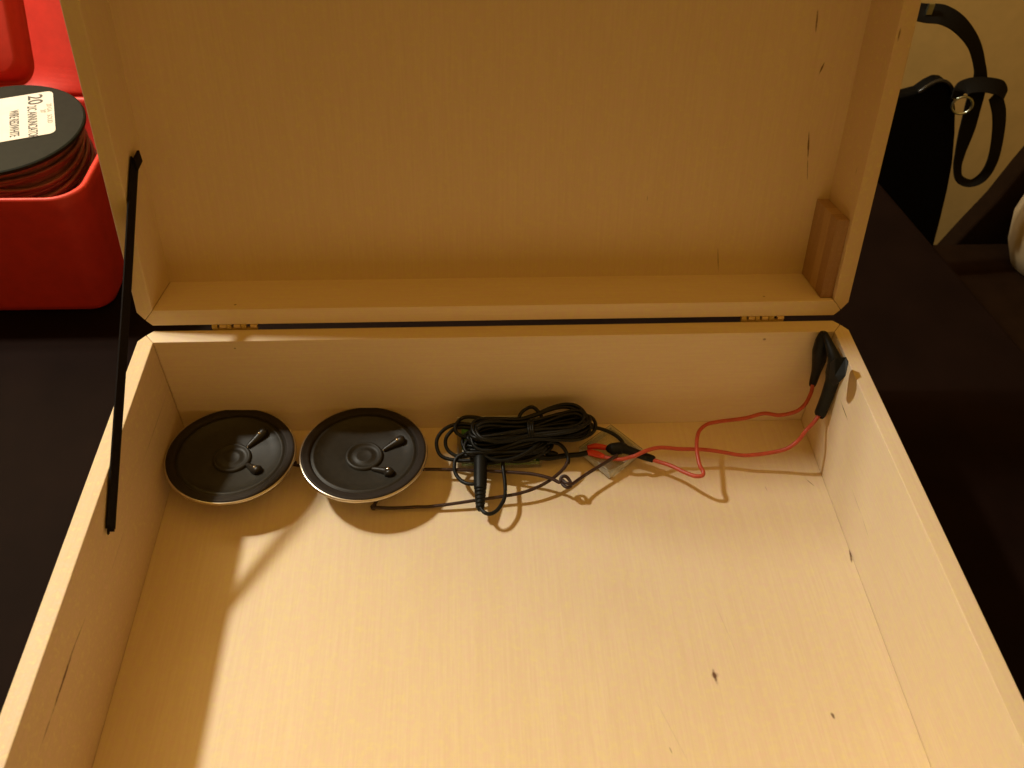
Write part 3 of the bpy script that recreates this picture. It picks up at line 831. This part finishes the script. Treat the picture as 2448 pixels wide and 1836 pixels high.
# label: right end seen, printed lines run down the label
lab = empty('x')
bpy.data.objects.remove(lab)
bm = bmesh.new()
add_prism(bm, rrect(-0.064, 0.0, -0.0257, 0.0257, 0.004, 5), 0.0, 0.00025)
lb_o = finish(bm, 'label', M['label'], sp)
lb_o['label'] = 'white printed paper label'
lb_o.location = (0.0280, 0.0170, SZ + 0.0001)
lb_o.rotation_euler = (0, 0, math.radians(18.2))
def text(body, size, x, y, mat, sx=1.0):
    cu = bpy.data.curves.new('t', 'FONT')
    cu.body = body
    cu.size = size
    cu.extrude = 0.00004
    cu.offset = size * 0.012
    to = bpy.data.objects.new('t', cu)
    COL.objects.link(to)
    dg = bpy.context.evaluated_depsgraph_get()
    me = bpy.data.meshes.new_from_object(to.evaluated_get(dg))
    bpy.data.objects.remove(to)
    bpy.data.curves.remove(cu)
    me.name = 'print'
    me.materials.clear()
    o = link('print', me, mat, lb_o)
    o.location = (x, y, 0.00032)
    o.rotation_euler = (0, 0, -math.pi / 2)
    o.scale = (sx, 1, 1)
    return o
text('20', 0.0125, -0.0150, 0.0235, M['ink'], 0.95)
text("2/C ANNUNCIATOR", 0.0078, -0.0156, 0.0105, M['ink'], 0.53)
text('WIRE RED/WHITE', 0.0078, -0.0262, 0.0085, M['ink'], 0.50)
text('20\'', 0.0045, -0.0080, 0.0040, M['ink_pale'], 0.8)
text('20 GA   SOLID', 0.0042, -0.0042, 0.0100, M['ink_pale'], 0.9)
text('20 FT', 0.0050, -0.0560, -0.0120, M['ink'], 0.8)

# ------------------------------------------------------------------ black pouch with wrist strap behind the table edge
PY = 0.40
OPc = Vector((0.4634, 0.4000, -0.1525))
po = empty('camera_pouch', OPc)
tag(po, 'black leather pouch with a looped wrist strap beyond the table edge', 'pouch')
outline = [(0.3596, 0.4000, -0.0041), (0.3756, 0.4000, 0.0017), (0.3924, 0.4000, 0.0049), (0.4031, 0.4000, 0.0082), (0.4098, 0.4000, 0.0148), (0.4168, 0.4000, 0.0192), (0.4241, 0.4000, 0.0188), (0.4315, 0.4000, 0.0139), (0.4386, 0.4000, 0.0048), (0.4459, 0.4000, -0.0095), (0.4554, 0.4000, -0.0349), (0.4655, 0.4000, -0.0670), (0.4725, 0.4000, -0.0984), (0.4792, 0.4000, -0.1367), (0.4842, 0.4000, -0.1692), (0.4875, 0.4000, -0.2033), (0.4621, 0.4000, -0.2146), (0.4138, 0.4000, -0.1963), (0.3862, 0.4000, -0.1515)]
prism('body', [(q[0], q[2]) for q in outline], PY, PY + 0.014, M['pouch'], po, 0.003, 'XZY', 3, off=OPc)
tube('edge_piping', [(q[0], PY - 0.001, q[2]) for q in outline[3:9]], 0.0020, M['pouch_gloss'], po, 6, 8, off=OPc)
def ribbon(name, pts, wd, parent, off, radii=None, nrm=(0.1, -0.75, 0.66)):
    bm = bmesh.new()
    q = spline(pts, 8)
    rr = None
    if radii:
        rr = []
        for i in range(len(radii) - 1):
            for k in range(8):
                rr.append(radii[i] + (radii[i + 1] - radii[i]) * k / 8)
        rr.append(radii[-1])
    sweep(bm, q, 0, flat=(wd, 0.0016, nrm), radii=rr)
    return finish(bm, name, M['web'], parent, False, off=off)
rib = ribbon('strap', [(0.3706, 0.4000, 0.0829), (0.3844, 0.4000, 0.0808), (0.3998, 0.4000, 0.0794), (0.4181, 0.4000, 0.0706), (0.4374, 0.4000, 0.0538), (0.4516, 0.4000, 0.0324), (0.4575, 0.4000, 0.0163), (0.4603, 0.4000, -0.0003), (0.4652, 0.4000, -0.0305), (0.4685, 0.4000, -0.0554), (0.4720, 0.4000, -0.0717), (0.4795, 0.4000, -0.0852), (0.4936, 0.4000, -0.0902), (0.5031, 0.4000, -0.0816), (0.5045, 0.4000, -0.0626), (0.4978, 0.4000, -0.0351), (0.4892, 0.4000, -0.0131), (0.4770, 0.4000, 0.0059)], 0.0170, po, OPc, [0.85, 0.95, 1.0, 0.95, 0.80, 0.75, 1.0, 1.1, 1.05, 0.7, 0.55, 0.5, 0.45, 0.6, 0.75, 0.85, 0.95, 0.9])
ribbon('strap_loop', [(0.4383, 0.3950, 0.0045), (0.4393, 0.3930, 0.0150), (0.4489, 0.3920, 0.0191), (0.4629, 0.3920, 0.0187), (0.4763, 0.3940, 0.0144), (0.4851, 0.3970, 0.0062)], 0.0125, po, OPc, [0.8, 1.1, 1.1, 1.1, 1.2, 0.8])
bm = bmesh.new()
rc = Vector((0.4452, 0.3920, -0.0010))
ringp = []
for k in range(28):
    a = 2 * math.pi * k / 28
    ringp.append(rc + Vector((0.0085 * math.cos(a), -0.002 * math.cos(a), 0.0085 * math.sin(a))))
sweep(bm, ringp, 0.0012, 8, True)
finish(bm, 'ring', M['ring'], po, True, off=OPc)
box('catch', (-0.0025, -0.0015, -0.0045), (0.0025, 0.0015, 0.0045), M['ring'], po, 0.0006).location = Vector((0.3854, 0.4000, 0.0851)) - OPc + Vector((0, -0.001, 0))

# ------------------------------------------------------------------ made-up dark chair beyond the table; its back stands in for a wall shadow
OCh = Vector((0.62, 0.30, -0.744))
ch = empty('shadow_chair', OCh)
tag(ch, 'made-up dark brown seat beyond the table, standing in for a shadow on the wall', 'shadow_chair')
back = [(0.5395, 0.4700, -0.2529), (0.5499, 0.4700, -0.2356), (0.5629, 0.4700, -0.2020), (0.5803, 0.4700, -0.1610), (0.5916, 0.4700, -0.1211), (0.6032, 0.4700, -0.0854), (0.6259, 0.4700, -0.0659), (0.7452, 0.4700, -0.2955), (0.7326, 0.4700, -0.3368), (0.5721, 0.4700, -0.3335)]
prism('shadow_backrest', [(q[0], q[2]) for q in back], 0.47, 0.495, M['shadow_chair'], ch, 0.004, 'XZY', 3, off=OCh)  # outline follows the slanting shadow edge on the wall
prism('seat', rrect(0.40, 0.84, 0.02, 0.465, 0.05), -0.252, -0.212, M['shadow_chair'], ch, 0.008, seg=3, off=OCh)
for lx, ly in ((0.44, 0.06), (0.80, 0.06), (0.44, 0.42), (0.80, 0.42)):
    box('leg', (lx - 0.018, ly - 0.018, -0.744), (lx + 0.018, ly + 0.018, -0.252), M['shadow_chair'], ch, 0.003, off=OCh)

# ------------------------------------------------------------------ pale pot on the made-up chair seat, cut off by the right edge of the view
pot = lathe('pot', [(0.0, 0.0), (0.026, 0.0), (0.030, 0.002), (0.040, 0.020), (0.046, 0.045), (0.043, 0.070), (0.033, 0.090), (0.027, 0.098), (0.029, 0.104), (0.027, 0.105), (0.024, 0.098), (0.0, 0.096)], plain('cream_glaze', (0.50, 0.38, 0.22), 0.7, 0, 0.08, 60, 0.15), None, 48)
pot.location = (0.6308, 0.4150, -0.2114)
pot.scale = (1.15, 1.15, 1.3)
tag(pot, 'pale rounded pot on the made-up dark seat, cut off at the right edge', 'pot')
